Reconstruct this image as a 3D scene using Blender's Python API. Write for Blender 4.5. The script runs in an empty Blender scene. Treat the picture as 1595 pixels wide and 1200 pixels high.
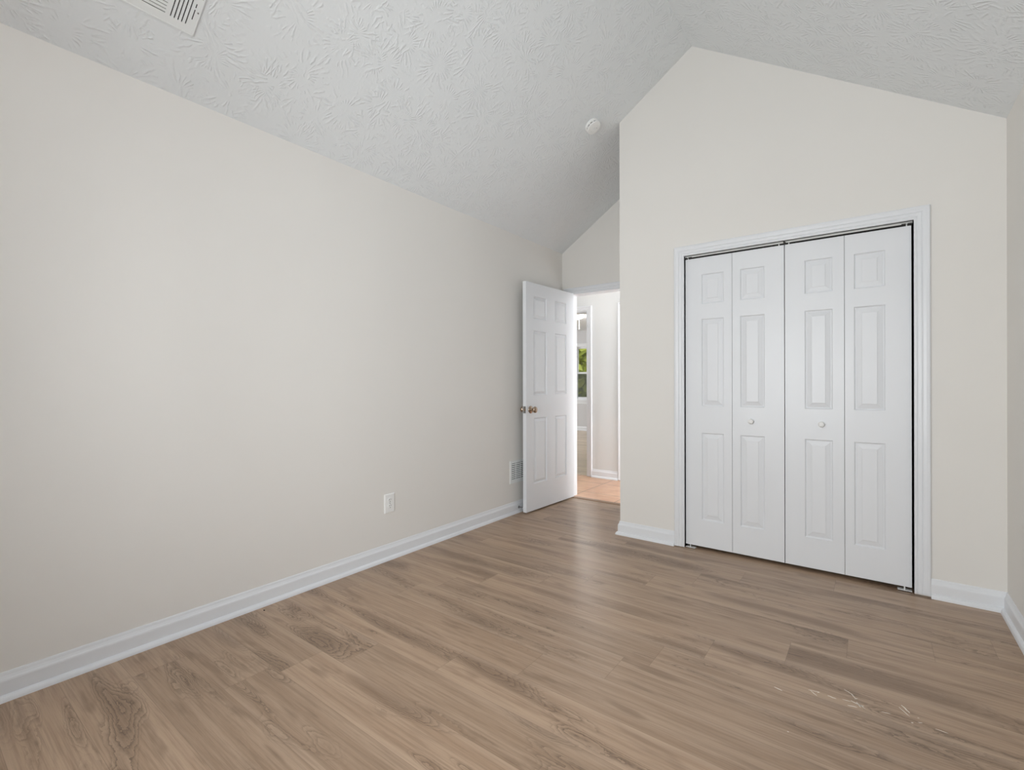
import bpy, bmesh, math, random
from mathutils import Vector, Matrix
random.seed(7)
C = bpy.context.scene.collection
sc = bpy.context.scene
# ------------------------------------------------------------------ camera
FPX, YAW, CYP, ROLL = 744.461, math.radians(37.0512), 596.5344, math.radians(-0.1193)
CAM = Vector((2.4729, 0.0, 1.125))
cam_data = bpy.data.cameras.new('camera'); cam = bpy.data.objects.new('camera', cam_data); C.objects.link(cam)
right = Vector((math.cos(YAW), math.sin(YAW), 0)); up = Vector((0, 0, 1)); fwd = Vector((-math.sin(YAW), math.cos(YAW), 0))
cr, sr = math.cos(ROLL), math.sin(ROLL)
r2, u2 = cr*right + sr*up, -sr*right + cr*up
rot = Matrix((r2, u2, -fwd)).transposed()
cam.matrix_world = Matrix.Translation(CAM) @ rot.to_4x4()
cam_data.sensor_fit = 'HORIZONTAL'; cam_data.sensor_width = 36.0
cam_data.lens = FPX*36.0/1595.0
cam_data.shift_y = (CYP-600.0)/1595.0
cam_data.clip_start = 0.02; cam_data.clip_end = 200
sc.camera = cam
# ------------------------------------------------------------------ world, lights, exposure
w = bpy.data.worlds.new('sky'); sc.world = w; w.use_nodes = True
bg = w.node_tree.nodes['Background']; bg.inputs[0].default_value = (0.86, 0.92, 1.0, 1); bg.inputs[1].default_value = 2.2
sc.view_settings.view_transform = 'Standard'; sc.view_settings.look = 'None'
sc.view_settings.exposure = -0.16; sc.view_settings.gamma = 1.0; sc.view_settings.use_curve_mapping = False

def area(name, loc, aim, sx, sy, power, col):
    d = bpy.data.lights.new(name, 'AREA'); d.shape = 'RECTANGLE'; d.size = sx; d.size_y = sy; d.energy = power; d.color = col
    o = bpy.data.objects.new(name, d); C.objects.link(o); o.location = loc
    o.rotation_euler = Vector(aim).to_track_quat('-Z', 'Y').to_euler(); return o
DAY = (0.95, 0.985, 1.0)
area('added_daylight_back_window', (1.65, -1.15, 1.27), (0, 1, 0.06), 1.50, 1.58, 88, DAY)  # unseen daylight source set outside the added back window
p1 = area('sky_portal_added_side_window', (3.13, 1.65, 1.255), (-1, 0, 0), 1.30, 1.59, 1, (1, 1, 1)); p1.data.cycles.is_portal = True
p2 = area('sky_portal_added_back_window', (1.65, -1.09, 1.255), (0, 1, 0), 1.50, 1.59, 1, (1, 1, 1)); p2.data.cycles.is_portal = True
p3 = area('sky_portal_far_window', (-2.69, 10.08, 1.355), (0, -1, 0), 0.90, 1.28, 1, (1, 1, 1)); p3.data.cycles.is_portal = True
area('hall_fill_right', (3.0, 4.66, 1.3), (-1, 0, 0), 0.8, 2.2, 72, (0.95, 0.985, 1.03))  # unseen fill added at one end of the hall to even its light
area('hall_overhead_fill', (-0.10, 4.66, 2.38), (0, 0, -1), 1.2, 0.5, 3.0, (1.0, 0.985, 0.96))  # small overhead fill added to brighten the hall, no fixture
area('hall_fill_left', (-2.5, 4.66, 1.3), (1, 0, 0), 0.8, 2.2, 5, DAY)  # weak unseen fill added from the opposite end of the hall
area('far_room_side_fill', (-5.85, 7.6, 1.4), (1, 0, 0), 1.8, 1.5, 80, DAY)  # unseen side fill added to brighten the far room's window wall
ld = bpy.data.lights.new('far_room_lamp', 'POINT'); ld.energy = 30; ld.shadow_soft_size = 0.12; ld.color = (1.0, 0.98, 0.95)
lo = bpy.data.objects.new('far_room_lamp', ld); C.objects.link(lo); lo.location = (-1.75, 7.5, 2.10)
ld = bpy.data.lights.new('room_overhead_fill', 'POINT'); ld.energy = 11; ld.shadow_soft_size = 0.2; ld.color = (1.0, 0.99, 0.97)  # weak overhead fill added to even the bedroom light, no fixture
lo = bpy.data.objects.new('room_overhead_fill', ld); C.objects.link(lo); lo.location = (1.5, 0.3, 2.6)

# ------------------------------------------------------------------ node helpers
class NT:
    def __init__(self, name):
        self.m = bpy.data.materials.new(name); self.m.use_nodes = True
        self.t = self.m.node_tree; self.b = self.t.nodes['Principled BSDF']
    def n(self, typ, **kw):
        x = self.t.nodes.new(typ)
        for k, v in kw.items(): setattr(x, k, v)
        return x
    def s(self, sock, v):
        if hasattr(v, 'links'): self.t.links.new(v, sock)
        else: sock.default_value = v
    def math(self, op, a, b=None, c=None):
        x = self.n('ShaderNodeMath', operation=op); self.s(x.inputs[0], a)
        if b is not None: self.s(x.inputs[1], b)
        if c is not None: self.s(x.inputs[2], c)
        return x.outputs[0]
    def comb(self, x, y, z):
        c = self.n('ShaderNodeCombineXYZ')
        for i, v in enumerate((x, y, z)): self.s(c.inputs[i], v)
        return c.outputs[0]
    def sep(self, v):
        c = self.n('ShaderNodeSeparateXYZ'); self.s(c.inputs[0], v); return c.outputs
    def noise(self, vec, scale=1.0, detail=2.0, rough=0.5, dist=0.0):
        x = self.n('ShaderNodeTexNoise'); self.s(x.inputs['Vector'], vec)
        x.inputs['Scale'].default_value = scale; x.inputs['Detail'].default_value = detail
        x.inputs['Roughness'].default_value = rough; x.inputs['Distortion'].default_value = dist
        return x.outputs[0]
    def step(self, v, a, b, lo=0.0, hi=1.0):
        x = self.n('ShaderNodeMapRange', interpolation_type='SMOOTHSTEP'); self.s(x.inputs[0], v)
        for i, q in enumerate((a, b, lo, hi)): x.inputs[i+1].default_value = q
        return x.outputs[0]
    def mix(self, f, a, b, mode='MIX'):
        x = self.n('ShaderNodeMix', data_type='RGBA', blend_type=mode)
        self.s(x.inputs[0], f); self.s(x.inputs[6], a); self.s(x.inputs[7], b); return x.outputs[2]
    def bump(self, h, strength, dist=0.002):
        x = self.n('ShaderNodeBump'); x.inputs['Strength'].default_value = strength; x.inputs['Distance'].default_value = dist
        self.s(x.inputs['Height'], h); self.t.links.new(x.outputs[0], self.b.inputs['Normal'])
    def coord(self, k='Object'): return self.n('ShaderNodeTexCoord').outputs[k]
    def base(self, v): self.s(self.b.inputs['Base Color'], v)
    def rough(self, v): self.s(self.b.inputs['Roughness'], v)
def rgb(r, g, b):                       # sRGB 0..255 -> linear
    f = lambda c: c/12.92 if c <= 0.04045 else ((c+0.055)/1.055)**2.4
    return (f(r/255), f(g/255), f(b/255), 1)

def paint(name, col, rough, bump=0.0, scale=220.0, spec=0.5):
    t = NT(name); co = t.coord()
    v = t.noise(co, 1.3, 3.0)
    t.base(t.mix(t.step(v, 0.3, 0.7), tuple(c*0.985 for c in col[:3])+(1,), col))
    t.rough(rough); t.b.inputs['Specular IOR Level'].default_value = spec
    if bump: t.bump(t.noise(co, scale, 3.0, 0.6), bump, 0.001)
    return t.m
M = {}
M['wall'] = paint('wall_paint', rgb(236, 233, 228), 0.62, 0.10, 160.0, 0.35)
M['hall'] = paint('hall_wall_light_tint', rgb(230, 231, 230), 0.62, 0.10, 160.0, 0.35)  # same wall paint, cooled in colour to offset warm bounced light
M['far'] = paint('far_room_paint', rgb(212, 212, 214), 0.65, 0.0, 160.0, 0.3)
M['trim'] = paint('trim_enamel', rgb(235, 237, 240), 0.33, 0.03, 60.0)
M['flat_ceiling'] = paint('flat_ceiling_paint', rgb(232, 233, 234), 0.8)
M['plastic'] = paint('white_plastic', rgb(246, 246, 244), 0.38)
M['vent'] = paint('vent_enamel', rgb(240, 242, 241), 0.45)
M['dark'] = paint('dark_void', rgb(46, 45, 44), 0.8)
M['slot'] = paint('slot_shade_dark', rgb(44, 43, 41), 0.7)  # dark colour painting the shade inside slots, holes and ducts; also the indicator
M['closet'] = paint('closet_shade_paint', rgb(120, 116, 110), 0.9)  # lining darkened: shade behind the closed doors put into the colour
M['crumb'] = paint('crumb_dark', rgb(40, 34, 30), 0.8)
M['scuff'] = paint('scuff_white', rgb(244, 238, 228), 0.6)

def door_paint(name):
    t = NT(name); co = t.coord(); x, y, z = t.sep(co)
    st = t.comb(t.math('MULTIPLY', t.math('ADD', x, y), 26.0), 0.0, t.math('MULTIPLY', z, 1.6))
    ring = t.math('SINE', t.math('MULTIPLY', t.noise(st, 1.0, 2.0, 0.5, 0.4), 70.0))
    fib = t.noise(t.comb(t.math('MULTIPLY', t.math('ADD', x, y), 420.0), 0.0, t.math('MULTIPLY', z, 12.0)), 1.0, 2.0)
    t.base(rgb(235, 237, 240)); t.rough(0.34)
    t.bump(t.math('ADD', t.math('MULTIPLY', ring, 0.18), fib), 0.16, 0.0008)
    return t.m
M['door'] = door_paint('embossed_door_enamel')

def metal(name, col, rough):
    t = NT(name); v = t.noise(t.coord(), 40.0, 2.0)
    t.base(t.mix(v, tuple(c*0.85 for c in col[:3])+(1,), col)); t.rough(rough); t.b.inputs['Metallic'].default_value = 1.0
    return t.m
M['knob'] = metal('aged_nickel', rgb(188, 168, 148), 0.22)
M['steel'] = metal('brushed_steel', rgb(150, 148, 146), 0.35)
M['track_white'] = paint('track_enamel', rgb(226, 226, 222), 0.4)
M['track'] = metal('track_metal_and_gap_shade', rgb(70, 68, 66), 0.5)  # dark metal of clip and blocks, also painted shade in the track

def glass_mat():
    m = bpy.data.materials.new('window_glass'); m.use_nodes = True; t = m.node_tree
    t.nodes.remove(t.nodes['Principled BSDF']); out = t.nodes['Material Output']
    a = t.nodes.new('ShaderNodeBsdfTransparent'); g = t.nodes.new('ShaderNodeBsdfGlossy'); g.inputs['Roughness'].default_value = 0.02
    f = t.nodes.new('ShaderNodeFresnel'); f.inputs[0].default_value = 1.45
    x = t.nodes.new('ShaderNodeMixShader')
    t.links.new(f.outputs[0], x.inputs[0]); t.links.new(a.outputs[0], x.inputs[1]); t.links.new(g.outputs[0], x.inputs[2]); t.links.new(x.outputs[0], out.inputs[0])
    return m
M['glass'] = glass_mat()
def screen_mat():
    m = bpy.data.materials.new('screen_mesh'); m.use_nodes = True; t = m.node_tree; b = t.nodes['Principled BSDF']
    b.inputs['Base Color'].default_value = rgb(120, 124, 126); b.inputs['Roughness'].default_value = 0.6
    a = t.nodes.new('ShaderNodeBsdfTransparent'); x = t.nodes.new('ShaderNodeMixShader'); x.inputs[0].default_value = 0.42
    t.links.new(a.outputs[0], x.inputs[1]); t.links.new(b.outputs[0], x.inputs[2]); t.links.new(x.outputs[0], t.nodes['Material Output'].inputs[0])
    return m
M['screen'] = screen_mat()
def emit(name, col, s):
    t = NT(name); t.base(rgb(245, 245, 242)); t.b.inputs['Emission Color'].default_value = col; t.b.inputs['Emission Strength'].default_value = s
    return t.m
M['lamp'] = emit('lit_diffuser', (1, 0.97, 0.93, 1), 5.0)

def ceiling_mat():                      # crow's-foot stomp texture in relief only
    t = NT('stomped_ceiling_paint'); uv = t.coord('UV')
    wob = t.n('ShaderNodeTexNoise'); t.s(wob.inputs['Vector'], uv); wob.inputs['Scale'].default_value = 9.0; wob.inputs['Detail'].default_value = 1.0
    tot = None
    for k, (off, sca, fr) in enumerate(((0.0, 3.9, 25.0), (5.37, 3.5, 29.0), (11.9, 4.3, 22.0))):
        u = t.n('ShaderNodeVectorMath', operation='ADD'); t.s(u.inputs[0], uv); u.inputs[1].default_value = (off, off*0.7, 0)
        vo = t.n('ShaderNodeTexVoronoi', voronoi_dimensions='2D', feature='F1'); t.s(vo.inputs['Vector'], u.outputs[0])
        vo.inputs['Scale'].default_value = sca; vo.inputs['Randomness'].default_value = 1.0
        d = t.n('ShaderNodeVectorMath', operation='SUBTRACT'); t.s(d.inputs[0], u.outputs[0]); t.s(d.inputs[1], vo.outputs['Position'])
        dx, dy, dz = t.sep(d.outputs[0])
        ang = t.math('ARCTAN2', dy, dx); rad = t.math('SQRT', t.math('ADD', t.math('MULTIPLY', dx, dx), t.math('MULTIPLY', dy, dy)))
        ph = t.math('ADD', t.math('MULTIPLY', ang, fr), t.math('MULTIPLY', wob.outputs[0], 9.0))
        ph = t.math('ADD', ph, t.math('MULTIPLY', t.noise(uv, 45.0, 1.0), 2.6))
        rid = t.math('POWER', t.math('MULTIPLY_ADD', t.math('SINE', ph), 0.5, 0.5), 2.5)
        msk = t.math('MULTIPLY', t.step(rad, 0.02, 0.055), t.step(rad, 0.10, 0.17, 1.0, 0.0))
        patch = t.step(t.noise(u.outputs[0], 17.0, 2.0), 0.47, 0.60)
        h = t.math('MULTIPLY', t.math('MULTIPLY', rid, msk), patch)
        tot = h if tot is None else t.math('MAXIMUM', tot, h)
    fine = t.math('MULTIPLY', t.noise(uv, 60.0, 3.0), 0.25)
    t.base(rgb(235, 238, 239)); t.rough(0.75); t.b.inputs['Specular IOR Level'].default_value = 0.3
    t.bump(t.math('ADD', tot, fine), 0.58, 0.0038)
    return t.m
M['ceiling'] = ceiling_mat()

def plank_mat(name, cols, width, length, rough):
    t = NT(name)
    at = t.n('ShaderNodeAttribute', attribute_name='plank'); u, v, s = t.sep(at.outputs['Vector'])
    s1 = t.math('MULTIPLY', s, 57.3); s2 = t.math('MULTIPLY', s, 91.7)
    def st(fu, fv, o): return t.comb(t.math('MULTIPLY', u, fu), t.math('MULTIPLY', v, fv), o)
    isl = t.noise(st(1.35, 7.5, s1), 1.0, 1.0, 0.4)
    isl2 = t.noise(st(2.3, 12.0, t.math('ADD', s2, 7.0)), 1.0, 1.0, 0.4)
    crk = t.noise(st(34.0, 80.0, s2), 1.0, 2.0, 0.6); wav = t.noise(st(7.0, 30.0, s1), 1.0, 1.0)
    def rings(f, k, lo):
        r = t.math('ADD', t.math('ADD', t.math('MULTIPLY', f, k), t.math('MULTIPLY', crk, 1.3)), t.math('MULTIPLY', wav, 1.8))
        return t.math('MULTIPLY', t.math('POWER', t.math('FRACT', r), 2.2), t.step(f, lo, lo+0.07))
    line = t.math('MAXIMUM', rings(isl, 36.0, 0.535), t.math('MULTIPLY', rings(isl2, 27.0, 0.575), 0.9))
    amp = t.step(t.noise(st(0.9, 3.0, t.math('ADD', s2, 21.0)), 1.0, 1.0), 0.36, 0.60)
    blot = t.math('MAXIMUM', t.step(isl, 0.56, 0.72), t.math('MULTIPLY', t.step(t.noise(st(4.2, 22.0, t.math('ADD', s2, 3.0)), 1.0, 2.0, 0.5), 0.56, 0.74), 0.8))
    streak = t.noise(st(1.0, 24.0, s2), 1.0, 3.0, 0.6)
    fine = t.noise(st(3.5, 120.0, t.math('ADD', s1, 31.0)), 1.0, 3.0, 0.6)
    fib = t.noise(st(9.0, 330.0, s1), 1.0, 3.0, 0.65)
    col = t.mix(t.step(streak, 0.30, 0.70), cols[0], cols[1])
    col = t.mix(t.math('MULTIPLY', t.step(fine, 0.42, 0.66), 0.38), col, cols[2])
    col = t.mix(t.math('MULTIPLY', blot, 0.72), col, cols[2])
    dk = t.math('MULTIPLY', t.math('MULTIPLY', line, amp), 0.85)
    col = t.mix(dk, col, cols[3])
    pore = t.step(t.noise(st(16.0, 520.0, s2), 1.0, 2.0, 0.6), 0.55, 0.75)
    col = t.mix(t.math('MULTIPLY', pore, 0.16), col, cols[3])
    col = t.mix(t.math('MULTIPLY', t.step(fib, 0.35, 0.7), 0.22), col, cols[4])
    ev = t.math('MINIMUM', v, t.math('SUBTRACT', width, v)); eu = t.math('MINIMUM', u, t.math('SUBTRACT', length, u))
    pale = t.math('MULTIPLY', t.step(ev, 0.004, 0.04, 1.0, 0.0), t.step(t.noise(st(0.8, 4.0, t.math('ADD', s1, 5.0)), 1.0, 1.0), 0.45, 0.62))
    col = t.mix(t.math('MULTIPLY', pale, 0.45), col, cols[4])
    tone = t.math('MULTIPLY_ADD', t.math('FRACT', t.math('MULTIPLY', s, 17.77)), 0.16, 0.92)
    hs = t.n('ShaderNodeHueSaturation'); t.s(hs.inputs['Color'], col); t.s(hs.inputs['Value'], tone); col = hs.outputs[0]
    seam = t.step(t.math('MINIMUM', ev, eu), 0.0003, 0.0016, 0.35, 0.0)
    col = t.mix(seam, col, cols[3])
    t.base(col)
    t.rough(t.math('ADD', rough, t.math('MULTIPLY', fib, 0.08)))
    h = t.math('SUBTRACT', t.math('MULTIPLY', fib, 0.5), t.math('MULTIPLY', dk, 0.8))
    t.bump(t.math('SUBTRACT', h, t.math('MULTIPLY', seam, 2.0)), 0.10, 0.0008)
    return t.m
M['oak'] = plank_mat('grey_brown_oak_plank', [rgb(186, 159, 134), rgb(167, 139, 114), rgb(126, 101, 80), rgb(86, 65, 49), rgb(200, 174, 150)], 0.1792, 1.211, 0.32)
M['pale_oak'] = plank_mat('pale_plank', [rgb(218, 200, 176), rgb(200, 180, 156), rgb(180, 158, 134), rgb(140, 118, 98), rgb(220, 206, 188)], 0.1792, 1.211, 0.25)
def tile_mat():
    t = NT('terracotta_tile'); x, y, z = t.sep(t.coord())
    def cell(c, o): return t.math('PINGPONG', t.math('ADD', c, o), 0.225)
    e = t.math('MINIMUM', cell(x, 9.0-0.085), cell(y, 9.0-4.393))
    n = t.noise(t.coord(), 6.0, 3.0, 0.6); st = t.noise(t.comb(t.math('MULTIPLY', x, 3.0), t.math('MULTIPLY', y, 26.0), 0.0), 1.0, 2.0)
    col = t.mix(t.step(n, 0.3, 0.7), rgb(206, 158, 124), rgb(222, 180, 148))
    col = t.mix(t.math('MULTIPLY', t.step(st, 0.4, 0.7), 0.35), col, rgb(190, 140, 106))
    g = t.step(e, 0.002, 0.0045, 1.0, 0.0)
    t.base(t.mix(g, col, rgb(112, 84, 66))); t.rough(0.28); t.bump(t.math('MULTIPLY', g, -1.0), 0.4, 0.002)
    return t.m
M['tile'] = tile_mat()
M['threshold'] = paint('threshold_tan', rgb(150, 122, 98), 0.4)
def leafmat(name, a, b):
    t = NT(name); t.base(t.mix(t.noise(t.coord(), 3.0, 2.0), a, b)); t.rough(0.6); return t.m
M['leaf'] = leafmat('yellow_green_leaves', rgb(112, 132, 32), rgb(190, 186, 66))
M['leaf2'] = leafmat('grey_green_leaves', rgb(76, 92, 42), rgb(136, 140, 78))
M['bark'] = leafmat('grey_bark', rgb(86, 74, 62), rgb(120, 106, 92))
M['grass'] = leafmat('lawn_green', rgb(96, 120, 60), rgb(140, 150, 84))

# ------------------------------------------------------------------ mesh helpers
def put(name, bm, mat, parent=None, smooth=False, loc=None):
    me = bpy.data.meshes.new(name); bmesh.ops.recalc_face_normals(bm, faces=bm.faces[:]); bm.to_mesh(me); bm.free()
    me.materials.append(M[mat] if isinstance(mat, str) else mat)
    if smooth: me.polygons.foreach_set('use_smooth', [True]*len(me.polygons))
    o = bpy.data.objects.new(name, me); C.objects.link(o)
    if parent: o.parent = parent
    if loc: o.location = loc
    return o
def tag(o, label, cat=None, kind=None, group=None):
    o['label'] = label
    if cat: o['category'] = cat
    if kind: o['kind'] = kind
    if group: o['group'] = group
    return o
def empty(name, loc, rz=0.0):
    o = bpy.data.objects.new(name, None); C.objects.link(o); o.location = loc; o.rotation_euler = (0, 0, rz); return o
def box(bm, x0, x1, y0, y1, z0, z1):
    v = [bm.verts.new((x, y, z)) for x in (x0, x1) for y in (y0, y1) for z in (z0, z1)]
    for f in ((0, 1, 3, 2), (4, 6, 7, 5), (0, 4, 5, 1), (2, 3, 7, 6), (0, 2, 6, 4), (1, 5, 7, 3)): bm.faces.new([v[i] for i in f])
def prism(bm, poly, axis, a, b):        # poly of 2-D points in the other two axes, extruded from a to b
    def P(p, t):
        return {'x': (t, p[0], p[1]), 'y': (p[0], t, p[1]), 'z': (p[0], p[1], t)}[axis]
    A = [bm.verts.new(P(p, a)) for p in poly]; B = [bm.verts.new(P(p, b)) for p in poly]
    bm.faces.new(A); bm.faces.new(B[::-1])
    n = len(poly)
    for i in range(n): bm.faces.new((A[i], A[(i+1) % n], B[(i+1) % n], B[i]))
def lathe(bm, prof, mtx, n=32):         # prof: (radius, height) along local z
    rings = []
    for r, h in prof:
        rings.append([bm.verts.new(mtx @ Vector((r*math.cos(2*math.pi*i/n), r*math.sin(2*math.pi*i/n), h))) for i in range(n)] if r > 1e-6 else [bm.verts.new(mtx @ Vector((0, 0, h)))])
    for a, b in zip(rings, rings[1:]):
        for i in range(n):
            j = (i+1) % n
            if len(a) == 1 and len(b) == 1: continue
            if len(a) == 1: bm.faces.new((a[0], b[i], b[j]))
            elif len(b) == 1: bm.faces.new((a[i], a[j], b[0]))
            else: bm.faces.new((a[i], a[j], b[j], b[i]))
    if len(rings[0]) > 1: bm.faces.new(rings[0][::-1])
    if len(rings[-1]) > 1: bm.faces.new(rings[-1])
def frame_to(origin, zdir):
    return Matrix.Translation(Vector(origin)) @ Vector(zdir).normalized().to_track_quat('Z', 'Y').to_matrix().to_4x4()
def sweep(bm, prof, path, closed_ends=True, i0=0, i1=None, plane='xy'):
    """prof: closed list (offset to the LEFT of the path, other axis); mitred at the path's corners.
    plane 'xy': path of (x,y), other axis z.  plane ('y', y0, s): path of (x,z), other axis -> y0 + s*q."""
    pts = [Vector(p) for p in path]; n = len(pts); i1 = n-1 if i1 is None else i1
    offs = []
    for i in range(n):
        d0 = (pts[i]-pts[i-1]).normalized() if i > 0 else (pts[1]-pts[0]).normalized()
        d1 = (pts[i+1]-pts[i]).normalized() if i < n-1 else d0
        n0, n1 = Vector((-d0.y, d0.x)), Vector((-d1.y, d1.x))
        b = (n0+n1); b = b/(1+n0.dot(n1)); offs.append(b)
    rings = []
    for i in range(i0, i1+1):
        ring = []
        for p, q in prof:
            c = pts[i] + offs[i]*p
            ring.append(bm.verts.new((c.x, c.y, q) if plane == 'xy' else (c.x, plane[1]+plane[2]*q, c.y) if plane[0] == 'y' else (plane[1]+plane[2]*q, c.x, c.y)))
        rings.append(ring)
    m = len(prof)
    for a, b in zip(rings, rings[1:]):
        for k in range(m): bm.faces.new((a[k], a[(k+1) % m], b[(k+1) % m], b[k]))
    bm.faces.new(rings[0]); bm.faces.new(rings[-1][::-1])
def cells(bm, x0, x1, z0, z1, holes, y0, y1):       # wall slab in XZ with rectangular openings (reaching anywhere)
    xs = sorted({x0, x1, *[h[0] for h in holes], *[h[1] for h in holes]}); zs = sorted({z0, z1, *[h[2] for h in holes], *[h[3] for h in holes]})
    for a, b in zip(xs, xs[1:]):
        for c, d in zip(zs, zs[1:]):
            if a < x0-1e-6 or b > x1+1e-6 or c < z0-1e-6 or d > z1+1e-6: continue
            mx, mz = (a+b)/2, (c+d)/2
            if any(h[0] < mx < h[1] and h[2] < mz < h[3] for h in holes): continue
            box(bm, a, b, y0, y1, c, d)
    bmesh.ops.remove_doubles(bm, verts=bm.verts[:], dist=1e-6)
    seen = {}
    for f in bm.faces: seen.setdefault(tuple(round(c, 5) for c in f.calc_center_median()), []).append(f)
    bmesh.ops.delete(bm, geom=[f for fs in seen.values() if len(fs) > 1 for f in fs], context='FACES')

# ------------------------------------------------------------------ room constants
XL, XR, YB = 0.0, 2.9953, -0.95          # room width, wall behind the camera
YC, YD, XC = 3.3133, 4.11, 0.9753        # closet front, doorway wall, closet side
ZE, ZP, XP = 2.409, 3.3985, 1.5           # eaves, ridge
SL = (ZP-ZE)/XP
def ceil_z(x): return ZE + SL*(x if x <= XP else XR-x)
T = 0.11
YH = 5.125                                # far wall of the hall
Y2 = 9.945                                # far wall of the room beyond

# ------------------------------------------------------------------ floors
def plank_floor(name, x0, x1, y0, y1, ys, width, length, joints, mat, z=0.0):
    bm = bmesh.new(); lay = bm.verts.layers.float_vector.new('plank')
    k0 = math.floor((y0-ys)/width); k1 = math.ceil((y1-ys)/width)
    rnd = random.Random(11)
    for k in range(k0, k1):
        a, b = ys+k*width, ys+(k+1)*width
        j = joints.get(k, rnd.uniform(0, length))
        x = j - length*math.ceil((j-x0)/length) 
        while x < x1:
            xa, xb, ya, yb = max(x, x0), min(x+length, x1), max(a, y0), min(b, y1)
            if xb-xa > 1e-5 and yb-ya > 1e-5:
                s = rnd.random()
                vs = []
                for px, py in ((xa, ya), (xb, ya), (xb, yb), (xa, yb)):
                    v = bm.verts.new((px, py, z)); v[lay] = (px-x, py-a, s); vs.append(v)
                bm.faces.new(vs)
            x += length
    return put(name, bm, mat)
# seam rows of the photographed floor: row k spans 0.941+0.1792k
JOINTS = {-3: 0.95, -2: 0.21, -1: 0.568, 0: 0.628, 1: 0.768, 2: 1.106, 3: 1.38, 4: 0.447, 5: 1.762-1.211, 6: 0.71, 7: 0.978, 8: 1.174, 9: 0.25, 10: 2.878, 11: 0.66, 12: 1.092,
          13: 0.30, 14: 0.86, 15: 0.18, 16: 0.55, 17: 0.9}
fl = plank_floor('floor', XL-0.02, XR+0.02, YB-0.02, YD-0.02, 0.941, 0.1792, 1.211, JOINTS, 'oak')
tag(fl, 'grey-brown oak plank floor of the bedroom with white paint scuffs', 'floor', 'structure')
# white paint scuffs on the planks (strokes in floor metres)
def unproj(u, v):
    a, b = u-797.5, v-CYP; px, py = cr*a+sr*b, -sr*a+cr*b
    d = Vector((px/FPX*math.cos(YAW)-math.sin(YAW), px/FPX*math.sin(YAW)+math.cos(YAW), -py/FPX))
    return CAM + d*(-CAM.z/d.z)
bm = bmesh.new()
strokes = [(1206, 1070.5, 1219, 1077), (1259, 1075, 1277, 1079), (1262, 1076, 1273, 1085), (1289, 1084, 1303, 1089.5), (1315, 1074.5, 1330, 1084), (1326, 1082, 1333, 1089), (1325, 1092, 1344, 1101),
           (1337, 1097, 1348, 1105), (1312, 1090, 1326, 1094), (1320, 1099, 1336, 1103), (1334, 1094, 1341, 1103), (1373, 1109.5, 1387, 1112.5), (1404, 1099, 1418, 1112), (1400, 1102, 1417, 1117), (1429, 1118.5, 1432, 1119.5),
           (1419, 1126, 1423, 1127), (1430, 1126, 1437, 1127), (1457, 1136, 1478, 1143.5), (1340, 1100, 1346, 1100.5), (1331, 1089, 1336, 1089), (1226, 1140, 1229, 1141), (1273, 1079, 1277, 1079)]
rs = random.Random(3)
for k, (ua, va, ub, vb) in enumerate(strokes):
    A, B = unproj(ua, va), unproj(ub, vb); d = (B-A); L = d.length
    nrm = Vector((-d.y, d.x, 0)).normalized()*(0.0014 if k % 3 else 0.0021); n = 5
    top, bot = [], []
    for i in range(n+1):
        t = i/n; wv = math.sin(math.pi*min(1, max(0.08, t)))**0.5*0.9+0.12; q = A.lerp(B, t)+nrm*rs.uniform(-0.5, 0.5)
        top.append(bm.verts.new((q+nrm*wv).to_tuple()[:2]+(0.0004,))); bot.append(bm.verts.new((q-nrm*wv).to_tuple()[:2]+(0.0004,)))
    for i in range(n): bm.faces.new((top[i], top[i+1], bot[i+1], bot[i]))
o = put('scuff_marks', bm, 'scuff', fl); o['label'] = 'white paint scuffs scratched across the planks'; o['kind'] = 'stuff'
bm = bmesh.new(); box(bm, XL-0.2, XR+0.2, YB-0.2, YD-0.03, -0.06, -0.004); put('subfloor', bm, 'dark', fl)
bm = bmesh.new(); box(bm, -2.6, 3.2, YD+0.03, YH+0.035, -0.05, 0.0)
tag(put('floor_hall', bm, 'tile'), 'peach terracotta tile floor of the hallway', 'floor', 'structure')
f2 = plank_floor('floor_far_room', -6.0, 0.6, YH+0.035, Y2+0.02, 0.941, 0.1792, 1.211, {}, 'pale_oak')
tag(f2, 'pale plank floor of the room across the hallway', 'floor', 'structure')
bm = bmesh.new()
prism(bm, [(YD-0.03, 0.0), (YD-0.02, 0.007), (YD+0.025, 0.007), (YD+0.04, 0.0)], 'x', 0.055, 0.90)
tag(put('trim_1', bm, 'threshold'), 'tan threshold strip between the planks and the tile', 'threshold', 'structure')

# ------------------------------------------------------------------ walls
def hexpoly(x0, x1):
    pts = [(x0, 0), (x1, 0), (x1, ceil_z(x1)+0.04)]
    if x0 < XP < x1: pts.append((XP, ZP+0.04))
    return pts + [(x0, ceil_z(x0)+0.04)]
bm = bmesh.new(); box(bm, -T, 0, YB-0.1, YD+T, 0, ZE+0.03)
tag(put('wall_left', bm, 'wall'), 'long blank greige wall carrying the outlet and the vent behind the door', 'wall', 'structure')
W3 = (1.00, 2.30, 0.46, 2.05)             # unseen window added beside the photographer for daylight
bm = bmesh.new(); cells(bm, YB-0.1, YD+T, 0, ZE+0.03, [W3], XR, XR+T)
for v in bm.verts: v.co.x, v.co.y = v.co.y, v.co.x
tag(put('wall_right', bm, 'wall'), 'sliver of greige wall beside the closet wall', 'wall', 'structure')
DO = (0.090, 0.866, 0.0, 2.000)           # doorway opening
bm = bmesh.new(); cells(bm, 0, 1.2, 0, 2.30, [DO], YD, YD+T)
prism(bm, [(0, 2.30), (1.2, 2.30), (1.2, ceil_z(1.2)+0.03), (0, ZE+0.03)], 'y', YD, YD+T)
tag(put('wall_doorway', bm, 'wall'), 'narrow greige wall above and around the bedroom doorway', 'wall', 'structure')
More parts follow.
